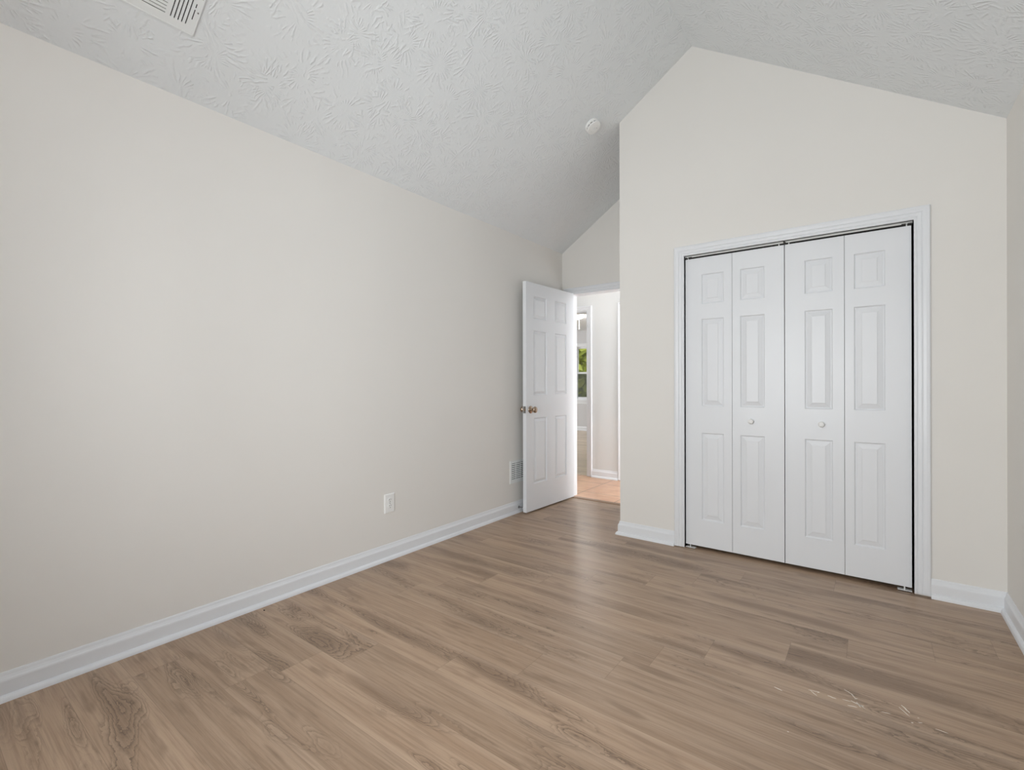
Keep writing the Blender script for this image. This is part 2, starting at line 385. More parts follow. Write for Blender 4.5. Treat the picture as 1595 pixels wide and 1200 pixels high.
CO = (1.4465, 2.6475, 0.0, 1.985)         # closet opening
bm = bmesh.new(); cells(bm, XC, XR, 0, 2.30, [CO], YC, YC+T)
prism(bm, [(XC, 2.30), (XR, 2.30), (XR, ZE+0.03), (XP, ZP+0.03), (XC, ceil_z(XC)+0.03)], 'y', YC, YC+T)
tag(put('wall_closet', bm, 'wall'), 'gabled greige wall holding the closet doors', 'wall', 'structure')
bm = bmesh.new(); prism(bm, [(XC, 0), (XC+T, 0), (XC+T, ceil_z(XC+T)), (XC, ceil_z(XC)+0.03)], 'y', YC+T-0.001, YD)
tag(put('wall_closet_side', bm, 'wall'), 'closet side wall turning back towards the doorway', 'wall', 'structure')
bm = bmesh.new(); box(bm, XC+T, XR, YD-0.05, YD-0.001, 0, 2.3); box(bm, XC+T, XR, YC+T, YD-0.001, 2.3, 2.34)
tag(put('wall_closet_inner', bm, 'closet'), 'closet lining behind the folding doors, its shade painted in', 'wall', 'structure')
W1 = (0.90, 2.40, 0.46, 2.05)             # unseen window added in the wall behind the camera for daylight
bm = bmesh.new(); cells(bm, 0, XR, 0, 2.30, [W1], YB-0.12, YB)
prism(bm, [(0, 2.30), (XR, 2.30), (XR, ZE+0.03), (XP, ZP+0.03), (0, ZE+0.03)], 'y', YB-0.12, YB)
tag(put('wall_back', bm, 'wall'), 'gabled greige wall with the added window', 'wall', 'structure')
# hall
HO = (-1.08, -0.262, 0.0, 1.981)          # opening to the far room
HD = (0.198, 0.96, 0.0, 1.981)            # closed door further along the hall
bm = bmesh.new(); cells(bm, -2.6, 3.2, 0, 2.45, [HO, HD], YH, YH+T)
tag(put('wall_hall_far', bm, 'hall'), 'bright hallway wall facing the bedroom doorway', 'wall', 'structure')
bm = bmesh.new(); box(bm, -2.6, -T, YD, YD+T, 0, 2.45); box(bm, XR+T, 3.2, YD, YD+T, 0, 2.45); box(bm, XC+T+0.12, XR+T, YD+0.001, YD+T, 0, 2.45)
tag(put('wall_hall_near', bm, 'hall'), 'hallway wall backing the closet', 'wall', 'structure')
bm = bmesh.new(); box(bm, -2.7, -2.6, YD, YH+T, 0, 2.45); box(bm, 3.2, 3.3, YD, YH+T, 0, 2.45)
tag(put('wall_hall_ends', bm, 'hall'), 'end walls of the hallway', 'wall', 'structure')
bm = bmesh.new(); box(bm, -2.7, 3.3, YD+T, YH, 2.41, 2.5); tag(put('ceiling_hall', bm, 'flat_ceiling'), 'flat white ceiling of the hallway', 'ceiling', 'structure')
# far room
W2 = (-3.165, -2.25, 0.725, 1.985)
bm = bmesh.new(); cells(bm, -6.0, 0.6, 0, 2.45, [W2], Y2, Y2+0.12)
tag(put('wall_far_room', bm, 'far'), 'grey wall with a window in the room across the hallway', 'wall', 'structure')
bm = bmesh.new(); box(bm, -6.1, -6.0, YH+T, Y2+0.1, 0, 2.45); box(bm, 0.6, 0.7, YH+T, Y2+0.1, 0, 2.45); box(bm, -6.0, -2.6, YH, YH+T, 0, 2.45)
tag(put('wall_far_room_sides', bm, 'far'), 'side walls of the room across the hallway', 'wall', 'structure')
bm = bmesh.new(); box(bm, -6.1, 0.7, YH+T, Y2+0.1, 2.35, 2.5); tag(put('ceiling_far_room', bm, 'flat_ceiling'), 'flat white ceiling of the room across the hallway', 'ceiling', 'structure')

# ------------------------------------------------------------------ vaulted ceiling
bm = bmesh.new(); uvl = bm.loops.layers.uv.new('UVMap')
Lx = math.hypot(XP, ZP-ZE)
def cface(p, uvs):
    f = bm.faces.new([bm.verts.new(q) for q in p])
    for l, c in zip(f.loops, uvs): l[uvl].uv = c
ya, yb = YB-0.1, YD+0.02
cface([(0, ya, ZE), (XP, ya, ZP), (XP, yb, ZP), (0, yb, ZE)], [(0, ya), (Lx, ya), (Lx, yb), (0, yb)])
cface([(XP, ya, ZP), (XR, ya, ZE), (XR, yb, ZE), (XP, yb, ZP)], [(Lx, ya+3.3), (2*Lx, ya+3.3), (2*Lx, yb+3.3), (Lx, yb+3.3)])
e = 0.14
cface([(-T, ya, ZE+e-T*SL), (-T, yb, ZE+e-T*SL), (XP, yb, ZP+e), (XP, ya, ZP+e)], [(0, 0)]*4)
cface([(XP, ya, ZP+e), (XP, yb, ZP+e), (XR+T, yb, ZE+e-T*SL), (XR+T, ya, ZE+e-T*SL)], [(0, 0)]*4)
o = put('ceiling', bm, 'ceiling'); tag(o, 'white vaulted ceiling with a crow-foot stomped texture', 'ceiling', 'structure')

# ------------------------------------------------------------------ baseboards
BB = [(0, 0.0), (0, 0.098), (0.0035, 0.098), (0.005, 0.094), (0.0065, 0.086), (0.0095, 0.078), (0.0125, 0.073), (0.0135, 0.068), (0.0135, 0.022),
      (0.0165, 0.0215), (0.0215, 0.019), (0.0255, 0.0145), (0.028, 0.008), (0.029, 0.0)]
def baseboard(name, path, label, i0=0, i1=None):
    bm = bmesh.new(); sweep(bm, BB, path, i0=i0, i1=i1)
    return tag(put(name, bm, 'trim'), label, 'baseboard', 'structure')
P1 = [(0.026, YD), (0, YD), (0, YB), (0.3, YB)]
baseboard('baseboard_left', P1, 'long white baseboard along the blank wall', 1, 2)
P2 = [(1.3805, YC), (XC, YC), (XC, YD), (0.95, YD)]
baseboard('baseboard_closet', P2, 'short white baseboard wrapping the closet corner by the doorway', 0, 2)
P3 = [(XR-0.3, YB), (XR, YB), (XR, YC), (2.7135, YC)]
baseboard('baseboard_right', P3, 'white baseboard piece between the closet casing and the corner', 2, 3)
baseboard('baseboard_side', P3, 'white baseboard along the wall sliver beside the closet wall', 1, 2)
baseboard('baseboard_back', [(0, YD), (0, YB), (XR, YB), (XR, YC)], 'white baseboard under the added window', 1, 2)
baseboard('baseboard_hall', [(0.1335, YH), (-0.1985, YH)], 'white hallway baseboard between two door casings')
baseboard('baseboard_far_room', [(0.6, Y2), (-6.0, Y2)], 'white baseboard under the window of the room across the hallway')

# ------------------------------------------------------------------ casings (trim)
CAS = [(0.0, 0.0), (0.0, 0.008), (0.003, 0.011), (0.010, 0.0115), (0.013, 0.009), (0.017, 0.0125), (0.030, 0.0135), (0.034, 0.011), (0.038, 0.0145), (0.050, 0.016), (0.054, 0.0175), (0.061, 0.0175), (0.066, 0.014), (0.066, 0.0)]
def casing(name, x0, x1, z1, z0l, z0r, y, s, label, wscale=1.0):
    # path runs so that "left" points away from the opening
    prof = [(p*wscale, q) for p, q in CAS]
    bm = bmesh.new(); sweep(bm, prof, [(x0, z0l), (x0, z1), (x1, z1), (x1, z0r)], plane=('y', y, s))
    return tag(put(name, bm, 'trim'), label, 'door casing', 'structure')
casing('trim_2', CO[0], CO[1], CO[3], 0.004, 0.010, YC, -1, 'white moulded casing around the closet opening')
casing('trim_3', DO[0], DO[1], DO[3]-0.012, 0.0, 0.0, YD, -1, 'white casing over the bedroom doorway')
casing('trim_4', HO[0], HO[1], HO[3], 0.006, 0.006, YH, -1, 'white casing of the opening across the hallway', 0.95)
casing('trim_5', HD[0], HD[1], HD[3], 0.006, 0.006, YH, -1, 'white casing edge at the far end of the hallway wall', 0.95)
def jamb(name, o, y0, y1, label, th=0.012):
    bm = bmesh.new()
    box(bm, o[0]-th, o[0], y0, y1, 0, o[3]); box(bm, o[1], o[1]+th, y0, y1, 0, o[3]); box(bm, o[0]-th, o[1]+th, y0, y1, o[3], o[3]+th)
    return tag(put(name, bm, 'trim'), label, 'door jamb', 'structure')
def jamb_in(name, o, y0, y1, label, th=0.012):
    bm = bmesh.new()
    box(bm, o[0], o[0]+th, y0, y1, 0, o[3]-th); box(bm, o[1]-th, o[1], y0, y1, 0, o[3]-th); box(bm, o[0], o[1], y0, y1, o[3]-th, o[3])
    return tag(put(name, bm, 'trim'), label, 'door jamb', 'structure')
jamb_in('trim_6', DO, YD-0.001, YD+T+0.001, 'white jamb lining the bedroom doorway')
jamb_in('trim_7', HO, YH-0.001, YH+T+0.001, 'white jamb lining the opening across the hallway', 0.010)
bm = bmesh.new(); box(bm, CO[0]-0.004, CO[0], YC+0.0005, YC+T, 0, CO[3]); box(bm, CO[1], CO[1]+0.004, YC+0.0005, YC+T, 0, CO[3]); box(bm, CO[0], CO[1], YC-0.001, YC+T, CO[3], CO[3]+0.004)
tag(put('trim_8', bm, 'trim'), 'white jamb lining the closet opening', 'door jamb', 'structure')

# ------------------------------------------------------------------ moulded panel doors
def panel_slab(bm, wd, z0, z1, th, panels, prof, both=True):
    """slab in local X (0..wd), face towards -Y at y=0, back at y=th; prof: list of (inset, depth)"""
    xs = sorted({0, wd, *[p[0] for p in panels], *[p[1] for p in panels]}); zs = sorted({z0, z1, *[p[2] for p in panels], *[p[3] for p in panels]})
    def side(y, s):
        for a, b in zip(xs, xs[1:]):
            for c, d in zip(zs, zs[1:]):
                hit = [p for p in panels if abs(p[0]-a) < 1e-6 and abs(p[1]-b) < 1e-6 and abs(p[2]-c) < 1e-6 and abs(p[3]-d) < 1e-6]
                if not hit:
                    bm.faces.new([bm.verts.new(q) for q in ((a, y, c), (b, y, c), (b, y, d), (a, y, d))]); continue
                prev = None
                for ins, dep in prof:
                    ring = [bm.verts.new(q) for q in ((a+ins, y+s*dep, c+ins), (b-ins, y+s*dep, c+ins), (b-ins, y+s*dep, d-ins), (a+ins, y+s*dep, d-ins))]
                    if prev:
                        for i in range(4): bm.faces.new((prev[i], prev[(i+1) % 4], ring[(i+1) % 4], ring[i]))
                    prev = ring
                bm.faces.new(prev)
    side(0.0, 1)
    if both: side(th, -1)
    else: bm.faces.new([bm.verts.new(q) for q in ((0, th, z0), (wd, th, z0), (wd, th, z1), (0, th, z1))])
    for a, b in zip(xs, xs[1:]):
        for z in (z0, z1): bm.faces.new([bm.verts.new(q) for q in ((a, 0, z), (b, 0, z), (b, th, z), (a, th, z))])
    for c, d in zip(zs, zs[1:]):
        for x in (0, wd): bm.faces.new([bm.verts.new(q) for q in ((x, 0, c), (x, th, c), (x, th, d), (x, 0, d))])
    bmesh.ops.remove_doubles(bm, verts=bm.verts[:], dist=1e-6)
PROF = [(0, 0), (0.003, 0.0045), (0.006, 0.0080), (0.010, 0.0080), (0.014, 0.0062), (0.034, 0.0018), (0.0355, 0.0006), (0.037, 0.0)]
PROF2 = [(0, 0), (0.003, 0.0055), (0.006, 0.0098), (0.011, 0.0098), (0.014, 0.0080), (0.029, 0.0018), (0.030, 0.0005), (0.032, 0.0)]
# --- swing door, open against the long wall.  local x runs from the hinge to the latch edge
A = Vector((0.1103, 3.33, 0)); Bh = Vector((0.140, 4.10, 0))
ddir = (A-Bh).normalized(); rz = math.atan2(ddir.y, ddir.x); DW = 0.763
hinge = A - ddir*DW
door = empty('door_1', (hinge.x, hinge.y, 0.0), rz)
tag(door, 'white six-panel door standing open beside the blank wall', 'door', 'structure')
# with local +x = hinge->latch (towards -y), local -y faces ... choose the face side
pan = []
for a, b in ((0.763-0.306, 0.763-0.109), (0.763-0.632, 0.763-0.440)):
    for c, d in ((0.244, 0.816), (1.017, 1.580), (1.685, 1.881)): pan.append((a, b, c, d))
bm = bmesh.new(); panel_slab(bm, DW, 0.013, 1.996, 0.035, pan, PROF2)
# local -Y after rotation rz points to: rotate (0,-1)
fx = math.sin(rz); flip = fx < 0
if flip:
    for v in bm.verts: v.co.y = v.co.y          # face already points at the room
    slab_off = 0.0
face_dir = Vector((math.sin(rz), -math.cos(rz), 0))   # world direction of local -Y
slab = put('door_slab', bm, 'door', door)
sgn = 1.0 if face_dir.x > 0 else -1.0             # +1: local -Y looks into the room
if sgn < 0: slab.location.y = -0.035
def room_y(d): return -d if sgn > 0 else d          # local y, d metres out of the room-side face
KN = [(0.031, 0.0), (0.0325, 0.003), (0.031, 0.007), (0.022, 0.010), (0.013, 0.012), (0.011, 0.018), (0.0115, 0.026), (0.016, 0.031), (0.0225, 0.036), (0.0265, 0.043), (0.0275, 0.050), (0.0255, 0.057), (0.020, 0.061), (0.012, 0.0632), (0, 0.064)]
kx, kz = DW-0.060, 0.893
bm = bmesh.new(); lathe(bm, KN, frame_to((kx, 0, kz), (0, room_y(1), 0))); k1 = put('door_knob', bm, 'knob', door, True); k1['label'] = 'aged nickel round knob on the room side'
bm = bmesh.new(); lathe(bm, KN, frame_to((kx, room_y(-0.035), kz), (0, room_y(-1), 0))); k2 = put('door_knob', bm, 'knob', door, True); k2['label'] = 'nickel knob on the wall side'
bm = bmesh.new(); ym = room_y(-0.0175); box(bm, DW-0.0005, DW+0.0012, ym-0.0125, ym+0.0125, kz-0.029, kz+0.029)
lp = put('latch_plate', bm, 'steel', door)
bm = bmesh.new(); box(bm, DW, DW+0.009, ym-0.006, ym+0.006, kz-0.010, kz+0.010); put('latch_bolt', bm, 'knob', lp)
for zc in (0.22, 1.02, 1.80):
    bm = bmesh.new(); lathe(bm, [(0.0055, -0.044), (0.0055, 0.044)], Matrix.Translation((-0.004, room_y(-0.041), zc)), 12)
    box(bm, -0.0015, 0.0, min(room_y(-0.034), room_y(-0.004)), max(room_y(-0.034), room_y(-0.004)), zc-0.044, zc+0.044)
    put('hinge', bm, 'knob', door)
# --- closed door in the hallway
hd = empty('door_4', (HD[0]+0.006, YH+0.03, 0)); tag(hd, 'closed white door further along the hallway', 'door', 'structure')
bm = bmesh.new(); wdt = HD[1]-HD[0]-0.012
panel_slab(bm, wdt, 0.01, HD[3]-0.006, 0.035, [(a, b, c, d) for a, b in ((0.11, 0.325), (wdt-0.325, wdt-0.11)) for c, d in ((0.244, 0.816), (1.017, 1.58), (1.685, 1.881))], PROF2)
put('door_slab', bm, 'door', hd)
# --- bifold closet doors
YF = 3.330
ZB, ZT = 0.022, 1.9635
LE = [1.4490, 1.7457, 2.0426, 2.0446, 2.3437, 2.6395]
def leaf(parent, ox, x0, x1, p0, p1):
    bm = bmesh.new(); g = 0.0011
    panel_slab(bm, x1-x0-2*g, ZB, ZT, 0.034, [(p0-x0-g, p1-x0-g, c, d) for c, d in ((0.201, 0.786), (0.966, 1.551), (1.652, 1.851))], PROF, both=False)
    return put('door_leaf', bm, 'door', parent, loc=(x0+g-ox, 0, 0))
KNC = [(0.0085, 0.0), (0.0085, 0.006), (0.010, 0.009), (0.0150, 0.013), (0.0168, 0.018), (0.0160, 0.0225), (0.012, 0.0258), (0.006, 0.0272), (0, 0.0275)]
def bifold(name, ox, a, b, kx, pins, label):
    r = empty(name, (ox, YF, 0)); tag(r, label, 'closet door', 'structure', 'bifold closet doors')
    l1 = leaf(r, ox, *a); l2 = leaf(r, ox, *b)
    own = l1 if a[0] < kx < a[1] else l2
    bm = bmesh.new(); lathe(bm, KNC, frame_to((kx-ox-own.location.x, 0, 0.8773), (0, -1, 0)))
    put('door_knob', bm, 'plastic', own, True)
    for px in pins:
        bm = bmesh.new(); lathe(bm, [(0.0032, ZT-0.01), (0.0032, ZT+0.0175)], Matrix.Translation((px-ox, 0.010, 0)), 12)
        put('pivot_pin', bm, 'plastic', r)
bifold('door_2', LE[0], (LE[0], LE[1], 1.5555, 1.6945), (LE[1], LE[2], 1.7945, 1.9340), 1.8571, (1.4660, 2.0130), 'white bifold door pair nearer the doorway, knob on its inner leaf')
bifold('door_3', LE[3], (LE[3], LE[4], 2.1485, 2.2872), (LE[4], LE[5], 2.3885, 2.5280), 2.2324, (2.0660, 2.6190), 'white bifold door pair nearer the room corner, knob on its inner leaf')
tr = bpy.data.objects.new('bifold_track', None); C.objects.link(tr); tr.location = (CO[0], YF+0.004, CO[3])
tag(tr, 'off-white metal track under the head of the closet opening', 'door track')
bm = bmesh.new(); L = CO[1]-CO[0]-0.004
box(bm, 0.002, L, -0.006, -0.004, -0.0112, 0.0); put('fascia', bm, 'track_white', tr)
bm = bmesh.new(); box(bm, 0.002, L, 0.026, 0.028, -0.0135, 0.0); box(bm, 0.002, L, -0.004, 0.026, -0.002, 0.0); box(bm, 0.002, L, -0.0039, -0.0030, -0.0100, -0.002)
put('shade_dark_channel', bm, 'track', tr)  # inside of the track coloured dark to paint shade into the door-top gap
bm = bmesh.new(); box(bm, 2.038-CO[0], 2.047-CO[0], -0.016, -0.006, -0.010, 0.0); box(bm, 2.041-CO[0], 2.052-CO[0], -0.012, -0.006, -0.019, -0.008); put('snubber_clip', bm, 'track', tr)
for segs in (((0.003, 0.0155), (0.0235, 0.046)), ((L-0.046, L-0.0285), (L-0.0205, L-0.001))):
    bm = bmesh.new()
    for xa, xb in segs: box(bm, xa, xb, -0.008, -0.006, -0.0165, -0.0075)
    put('pivot_block', bm, 'track', tr)
def bracket(x0, x1, px, label):
    r = empty('pivot_bracket', ((x0+x1)/2, YF, 0)); tag(r, label, 'door bracket', None, 'floor pivot brackets')
    hw = (x1-x0)/2
    bm = bmesh.new(); box(bm, -hw, hw, -0.012, 0.030, 0.0, 0.0035); box(bm, -hw, hw, -0.012, -0.0095, 0.0, 0.008); put('plate', bm, 'plastic', r)
    bm = bmesh.new(); lathe(bm, [(0.0035, 0.0035), (0.0035, 0.024)], Matrix.Translation((px-(x0+x1)/2, 0.006, 0)), 12); put('pin', bm, 'plastic', r)
bracket(1.4515, 1.512, 1.478, 'white floor bracket under the bifold leaf nearest the doorway')
bracket(2.578, 2.6385, 2.608, 'white floor bracket under the bifold leaf nearest the room corner')

# ------------------------------------------------------------------ windows
def window(name, o, yw, s, depth, label, mullion=None, zmeet=None, xwall=None, screen=False):
    """o=(x0,x1,z0,z1); yw wall face on the room side; s=+1 when outdoors lies towards +y"""
    x0, x1, z0, z1 = o
    r = empty(name, ((x0+x1)/2, yw, z0)) if xwall is None else empty(name, (xwall, (x0+x1)/2, z0), -math.pi/2)
    tag(r, label, 'window', 'structure')
    cx = (x0+x1)/2
    def pbox(bm, a, b, ya, yb, c, d): box(bm, a-cx, b-cx, min(s*ya, s*yb), max(s*ya, s*yb), c-z0, d-z0)
    bm = bmesh.new(); t = 0.018
    pbox(bm, x0, x0+t, 0, depth, z0, z1); pbox(bm, x1-t, x1, 0, depth, z0, z1); pbox(bm, x0+t, x1-t, 0, depth, z1-t, z1); pbox(bm, x0+t, x1-t, 0, depth, z0, z0+t)
    bays = [(x0+t, x1-t)]
    if mullion:
        pbox(bm, mullion-0.03, mullion+0.03, 0.0, depth, z0+t, z1-t); bays = [(x0+t, mullion-0.03), (mullion+0.03, x1-t)]
    put('window_frame', bm, 'trim', r)
    zm = zmeet or (z0+z1)/2
    for a, b in bays:
        if screen:
            bm = bmesh.new(); pbox(bm, a, b, depth-0.012, depth-0.0115, z0+t, zm); put('insect_screen', bm, 'screen', r)
        for c, d, yy in ((zm-0.02, z1-t, 0.065), (z0+t, zm+0.02, 0.038)):
            bm = bmesh.new(); q = 0.032
            pbox(bm, a, a+q, yy, yy+0.026, c, d); pbox(bm, b-q, b, yy, yy+0.026, c, d); pbox(bm, a+q, b-q, yy, yy+0.026, c, c+q+0.01); pbox(bm, a+q, b-q, yy, yy+0.026, d-q-0.008, d)
            sash = put('sash', bm, 'trim', r)
            bm = bmesh.new(); pbox(bm, a+q, b-q, yy+0.011, yy+0.015, c+q, d-q); put('pane', bm, 'glass', sash)
    bm = bmesh.new(); pbox(bm, x0-0.09, x1+0.09, -0.045, 0.0, z0-0.022, z0); pbox(bm, x0-0.07, x1+0.07, -0.014, 0.0, z0-0.10, z0-0.022)
    put('window_sill', bm, 'trim', r)
    bm = bmesh.new(); sweep(bm, [(p, -q) for p, q in CAS], [(x0-cx, 0), (x0-cx, z1-z0), (x1-cx, z1-z0), (x1-cx, 0)], plane=('y', 0, s)); put('window_casing', bm, 'trim', r)
window('window_1', W1, YB, -1, 0.12, 'unseen double-hung window added behind the photographer for daylight', mullion=1.65)
window('window_3', W3, XR, 1, 0.11, 'unseen double-hung window added beside the photographer for daylight', xwall=XR)
window('window_2', W2, Y2, 1, 0.12, 'double-hung window with trees outside in the room across the hallway', zmeet=1.352, screen=True)

# ------------------------------------------------------------------ outlet
r = empty('wall_outlet', (0, 1.9675, 0.3565)); tag(r, 'white duplex outlet plate low on the blank wall', 'outlet')
bm = bmesh.new(); hw, hh = 0.0395, 0.0600
v = [[(0, -hw, -hh), (0, hw, -hh), (0, hw, hh), (0, -hw, hh)], [(0.0045, -hw, -hh), (0.0045, hw, -hh), (0.0045, hw, hh), (0.0045, -hw, hh)], [(0.007, -hw+0.005, -hh+0.005), (0.007, hw-0.005, -hh+0.005), (0.007, hw-0.005, hh-0.005), (0.007, -hw+0.005, hh-0.005)]]
R = [[bm.verts.new(q) for q in ring] for ring in v]
for a, b in zip(R, R[1:]):
    for i in range(4): bm.faces.new((a[i], a[(i+1) % 4], b[(i+1) % 4], b[i]))
bm.faces.new(R[0]); bm.faces.new(R[2]); put('cover_plate', bm, 'plastic', r)
for dz in (-0.0195, 0.0195):
    bm = bmesh.new(); prof = [(0.0168, 0.0), (0.0168, 0.0022), (0.0155, 0.0028), (0, 0.0028)]
    lathe(bm, prof, frame_to((0.0068, 0, dz), (1, 0, 0)) @ Matrix.Diagonal((1.0, 0.86, 1, 1)), 28); rc = put('receptacle', bm, 'plastic', r)
    for sy, hgt in ((-0.0063, 0.008), (0.0063, 0.0068)):
        bm = bmesh.new(); box(bm, 0.0094, 0.0099, sy-0.0011, sy+0.0011, dz+0.002-hgt/2+0.003, dz+0.002+hgt/2+0.003); put('slot', bm, 'slot', rc)
    bm = bmesh.new(); lathe(bm, [(0.0026, 0), (0.0026, 0.0006)], frame_to((0.0093, 0, dz-0.0075), (1, 0, 0)), 14); put('ground_hole', bm, 'slot', rc)
bm = bmesh.new(); lathe(bm, [(0.0028, 0), (0.0028, 0.0007), (0.0015, 0.0011), (0, 0.0011)], frame_to((0.007, 0, 0), (1, 0, 0)), 14); put('screw', bm, 'steel', r)

# ------------------------------------------------------------------ wall vent behind the door
r = empty('wall_vent', (0, 3.42, 0.3575)); tag(r, 'white louvred return vent low on the wall half hidden by the open door', 'vent')
y0, y1, z0, z1 = -0.18, 0.18, -0.096, 0.096
bm = bmesh.new(); b_ = 0.022
def ringbox(bm, y0, y1, z0, z1, b, x0, x1):
    box(bm, x0, x1, y0, y1, z0, z0+b); box(bm, x0, x1, y0, y1, z1-b, z1); box(bm, x0, x1, y0, y0+b, z0+b, z1-b); box(bm, x0, x1, y1-b, y1, z0+b, z1-b)
ringbox(bm, y0, y1, z0, z1, b_, 0.0, 0.006); put('vent_frame', bm, 'vent', r)
bm = bmesh.new(); box(bm, 0.0002, 0.0008, y0+b_, y1-b_, z0+b_, z1-b_); put('duct_shade_sheet', bm, 'slot', r)  # dark sheet painting the shade inside the duct
bm = bmesh.new(); nl = 9; hgt = (z1-z0-2*b_)/nl
for i in range(nl):
    zz = z0+b_+i*hgt
    prism(bm, [(0.001, zz+hgt*0.45), (0.006, zz+0.0012), (0.0066, zz+0.0030), (0.0014, zz+hgt*0.70)], 'y', y0+b_, y1-b_)
put('louvre_blades', bm, 'vent', r)
bm = bmesh.new()
for yy in (-0.10, -0.03, 0.04, 0.11): box(bm, 0.0045, 0.0072, yy-0.0025, yy+0.0025, z0+b_, z1-b_)
put('divider_bars', bm, 'vent', r)

# ------------------------------------------------------------------ door stop on the baseboard
r = empty('door_stop', (0.0135, 3.352, 0.045)); tag(r, 'short metal door stop on the baseboard at the open door edge', 'door stop')
bm = bmesh.new(); lathe(bm, [(0.011, 0), (0.011, 0.003), (0.007, 0.006), (0.0045, 0.008), (0.0045, 0.048)], frame_to((0, 0, 0), (1, 0, 0)), 18); put('stem', bm, 'steel', r, False)
bm = bmesh.new(); lathe(bm, [(0.0075, 0.048), (0.0085, 0.051), (0.0085, 0.058), (0.006, 0.061), (0, 0.061)], frame_to((0, 0, 0), (1, 0, 0)), 18); put('rubber_tip', bm, 'plastic', r, False)

# ------------------------------------------------------------------ smoke detector on the slope
nrm = Vector((SL, 0, -1)).normalized(); uc = Vector((1, 0, SL)).normalized()
sd = bpy.data.objects.new('smoke_detector', None); C.objects.link(sd)
sx = 0.8636; sd.matrix_world = frame_to((sx, 3.087, ceil_z(sx)), nrm)
tag(sd, 'round white smoke detector on the sloped ceiling', 'smoke detector')
I4 = Matrix.Identity(4)
bm = bmesh.new(); lathe(bm, [(0.052, 0.0), (0.054, 0.004), (0.054, 0.016), (0.050, 0.020)], I4, 40); put('mounting_base', bm, 'plastic', sd, False)
bm = bmesh.new(); lathe(bm, [(0.0475, 0.0185), (0.0475, 0.0285)], I4, 40); put('sensor_slot', bm, 'slot', sd)
bm = bmesh.new()
for i in range(12):
    a = 2*math.pi*i/12; m = Matrix.Rotation(a, 4, 'Z'); 
    g = bmesh.new(); box(g, 0.046, 0.0525, -0.0035, 0.0035, 0.0180, 0.0285)
    me = bpy.data.meshes.new('t'); g.to_mesh(me); g.free(); me.transform(m); bm.from_mesh(me); bpy.data.meshes.remove(me)
put('slot_ribs', bm, 'plastic', sd)
bm = bmesh.new(); lathe(bm, [(0.050, 0.0275), (0.053, 0.029), (0.0525, 0.035), (0.049, 0.0385), (0.030, 0.0395), (0.029, 0.0385), (0.026, 0.0385), (0.025, 0.0398), (0, 0.0402)], I4, 40); cap = put('cover', bm, 'plastic', sd, False)
bm = bmesh.new(); lathe(bm, [(0.009, 0.0395), (0.009, 0.0410), (0.007, 0.0416), (0, 0.0416)], I4, 24); put('test_button', bm, 'vent', cap)
bm = bmesh.new(); lathe(bm, [(0.002, 0.0395), (0.002, 0.0406), (0, 0.0406)], Matrix.Translation((0.018, 0.012, 0)), 10); put('indicator_light', bm, 'slot', cap)

# ------------------------------------------------------------------ ceiling register: local x up the slope, local y along the room, local z out of the ceiling
cv = bpy.data.objects.new('ceiling_vent', None); C.objects.link(cv)
org = Vector((0.2323, 0.7827, ceil_z(0.2323)))
cv.matrix_world = Matrix.Translation(org) @ Matrix((uc, Vector((0, 1, 0)), uc.cross(Vector((0, 1, 0))))).transposed().to_4x4()
zs_ = 1.0 if uc.cross(Vector((0, 1, 0))).dot(nrm) > 0 else -1.0
tag(cv, 'white rectangular ceiling register with louvres facing two ways', 'vent')
def cbox(bm, a, b, c, d, h0, h1): box(bm, a, b, c, d, min(zs_*h0, zs_*h1), max(zs_*h0, zs_*h1))
U1, V1 = 0.250, -0.405
RW = (0.0325, U1-0.0325)
right_slots = [-0.0877, -0.0751, -0.0623, -0.0497, -0.0363]
left_slots = [0.0369+0.0127*i for i in range(15) if 0.0369+0.0127*i < U1-0.034]
bm = bmesh.new()
# face plate made of the strips between the slots
cbox(bm, 0, U1, -0.0275, 0, 0, 0.005); cbox(bm, 0, U1, V1, V1+0.030, 0, 0.005)
cbox(bm, 0, RW[0], V1+0.030, -0.0275, 0, 0.005); cbox(bm, RW[1], U1, V1+0.030, -0.0275, 0, 0.005)
cbox(bm, RW[0], RW[1], -0.1060, -0.0899, 0, 0.005)
cbox(bm, RW[0], RW[1], V1+0.034, V1+0.030, 0, 0.005)
cbox(bm, 0, U1, -0.004, 0, 0.0, 0.0065); cbox(bm, 0, 0.004, V1, 0, 0, 0.0065)
put('face_plate', bm, 'vent', cv)
bm = bmesh.new(); cbox(bm, RW[0], RW[1], V1+0.034, -0.0275, -0.0001, 0.0004); put('duct_shade_sheet', bm, 'slot', cv)  # dark backing sheet, paints the shade behind the louvres
for i, s0 in enumerate(right_slots[:-1]):
    bm = bmesh.new(); s1 = right_slots[i+1]; cbox(bm, RW[0], RW[1], s0+0.0021, s1-0.0021, 0.0008, 0.005); put('louvre', bm, 'vent', cv)
bm = bmesh.new(); cbox(bm, RW[0], RW[1], right_slots[-1]+0.0021, -0.0275, 0.0008, 0.005); put('louvre', bm, 'vent', cv)
for s0, s1 in zip(left_slots, left_slots[1:]):
    bm = bmesh.new(); cbox(bm, s0+0.0014, s1-0.0014, V1+0.034, -0.1060, 0.0008, 0.005); put('louvre', bm, 'vent', cv)
bm = bmesh.new(); cbox(bm, RW[0], left_slots[0]-0.0021, V1+0.034, -0.1060, 0.0008, 0.005); put('louvre', bm, 'vent', cv)
bm = bmesh.new(); cbox(bm, 0.0615, 0.1257, -0.0230, -0.0200, 0.0045, 0.0054); put('lever_slot', bm, 'slot', cv)
bm = bmesh.new(); cbox(bm, 0.104, 0.110, -0.026, -0.017, 0.005, 0.009); put('damper_lever', bm, 'vent', cv)
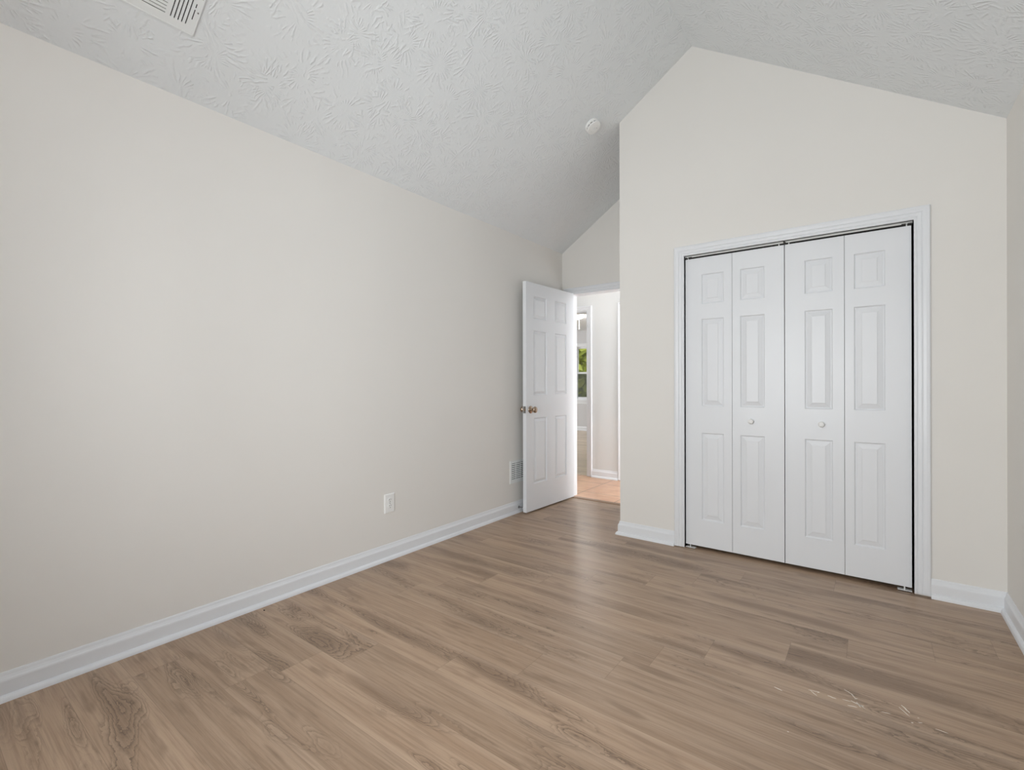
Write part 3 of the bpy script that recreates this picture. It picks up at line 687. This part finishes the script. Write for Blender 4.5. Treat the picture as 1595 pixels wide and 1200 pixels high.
for u_ in (0.0954, U1-0.0954):
    bm = bmesh.new(); lathe(bm, [(0.003, 0.0), (0.003, 0.0012), (0, 0.0016)], frame_to((u_, -0.0091, zs_*0.005), (0, 0, zs_)), 12); put('screw', bm, 'steel', cv)

# ------------------------------------------------------------------ crumb by the baseboard
p = unproj(411, 951.5); bm = bmesh.new()
bmesh.ops.create_icosphere(bm, subdivisions=1, radius=0.005)
for v in bm.verts: v.co = Vector((v.co.x*1.3, v.co.y*0.8, v.co.z*0.6+0.003)) * (0.8+0.4*random.random())
o = put('floor_crumb', bm, 'crumb', loc=(p.x+0.004, p.y, 0)); tag(o, 'tiny dark crumb on the planks at the foot of the long baseboard', 'crumb')

# ------------------------------------------------------------------ lit lamp in the room across the hall
r = empty('ceiling_light', (-1.75, 7.50, 2.35)); tag(r, 'glowing dome light with pull chains on the ceiling across the hallway', 'ceiling light')
bm = bmesh.new(); lathe(bm, [(0.17, 0.0), (0.17, -0.02), (0.155, -0.025)], I4, 32); put('light_base', bm, 'plastic', r)
bm = bmesh.new(); lathe(bm, [(0.152, -0.022), (0.145, -0.045), (0.11, -0.075), (0.06, -0.09), (0, -0.095)], I4, 32); put('diffuser', bm, 'lamp', r, True)
for dx, l in ((-0.05, 0.30), (0.05, 0.24)):
    bm = bmesh.new(); lathe(bm, [(0.004, -0.088), (0.004, -l), (0.009, -l-0.005), (0.009, -l-0.03), (0, -l-0.034)], Matrix.Translation((dx, 0.02, 0)), 10); put('pull_chain', bm, 'plastic', r)

# ------------------------------------------------------------------ trees outside the far window
bm = bmesh.new(); box(bm, -26, 10, Y2+0.3, 34, -0.5, -0.3); tag(put('ground_outside', bm, 'grass'), 'lawn outside the far window', 'lawn', 'structure')
def tree(x, y, h, rc, zc, lm, label, n=1500):
    rt = empty('garden_tree', (x, y, -0.3)); tag(rt, label, 'tree', None, 'trees outside the far window')
    rr = random.Random(int((x+50)*100+y)); bm = bmesh.new(); prev = None
    for i in range(8):
        t = i/7; c = Vector((0.12*math.sin(t*3+x), 0.1*math.cos(t*2), t*h)); rad = 0.10*(1-0.75*t)+0.01
        ring = [bm.verts.new(c+Vector((rad*math.cos(a*math.pi/4), rad*math.sin(a*math.pi/4), 0))) for a in range(8)]
        if prev:
            for a in range(8): bm.faces.new((prev[a], prev[(a+1) % 8], ring[(a+1) % 8], ring[a]))
        prev = ring
    bm.faces.new(prev); put('trunk', bm, 'bark', rt)
    bm = bmesh.new()
    for i in range(n):
        while True:
            d = Vector((rr.uniform(-1, 1), rr.uniform(-1, 1), rr.uniform(-1, 1)))
            if d.length < 1: break
        c = Vector((d.x*rc, d.y*rc, zc+d.z*zc*0.85)); s = rr.uniform(0.12, 0.24)
        e1 = Vector((rr.uniform(-1, 1), rr.uniform(-1, 1), rr.uniform(-1, 1))).normalized(); e2 = e1.orthogonal().normalized()
        bm.faces.new([bm.verts.new(c+e1*s), bm.verts.new(c+e2*s*0.5), bm.verts.new(c-e1*s), bm.verts.new(c-e2*s*0.5)])
    o = put('foliage', bm, lm, rt); o['kind'] = 'stuff'
for i, (x, y, h, rc, zc, lm) in enumerate([(-4.7, 14.0, 5.5, 1.2, 2.4, 'leaf'), (-6.3, 16.6, 6.5, 1.3, 2.9, 'leaf2'), (-5.2, 19.4, 7.0, 1.4, 3.2, 'leaf'), (-7.0, 22.6, 7.5, 1.7, 3.4, 'leaf2'), (-8.9, 19.8, 7.0, 1.4, 3.2, 'leaf')]):
    tree(x, y, h, rc, zc, lm, ['yellow-green tree closest outside the far window', 'grey-green tree behind the closest one outside the far window', 'tall yellow-green tree standing deeper outside the far window', 'dull green tree deepest outside the far window', 'yellow-green tree at the window edge far outside'][i])
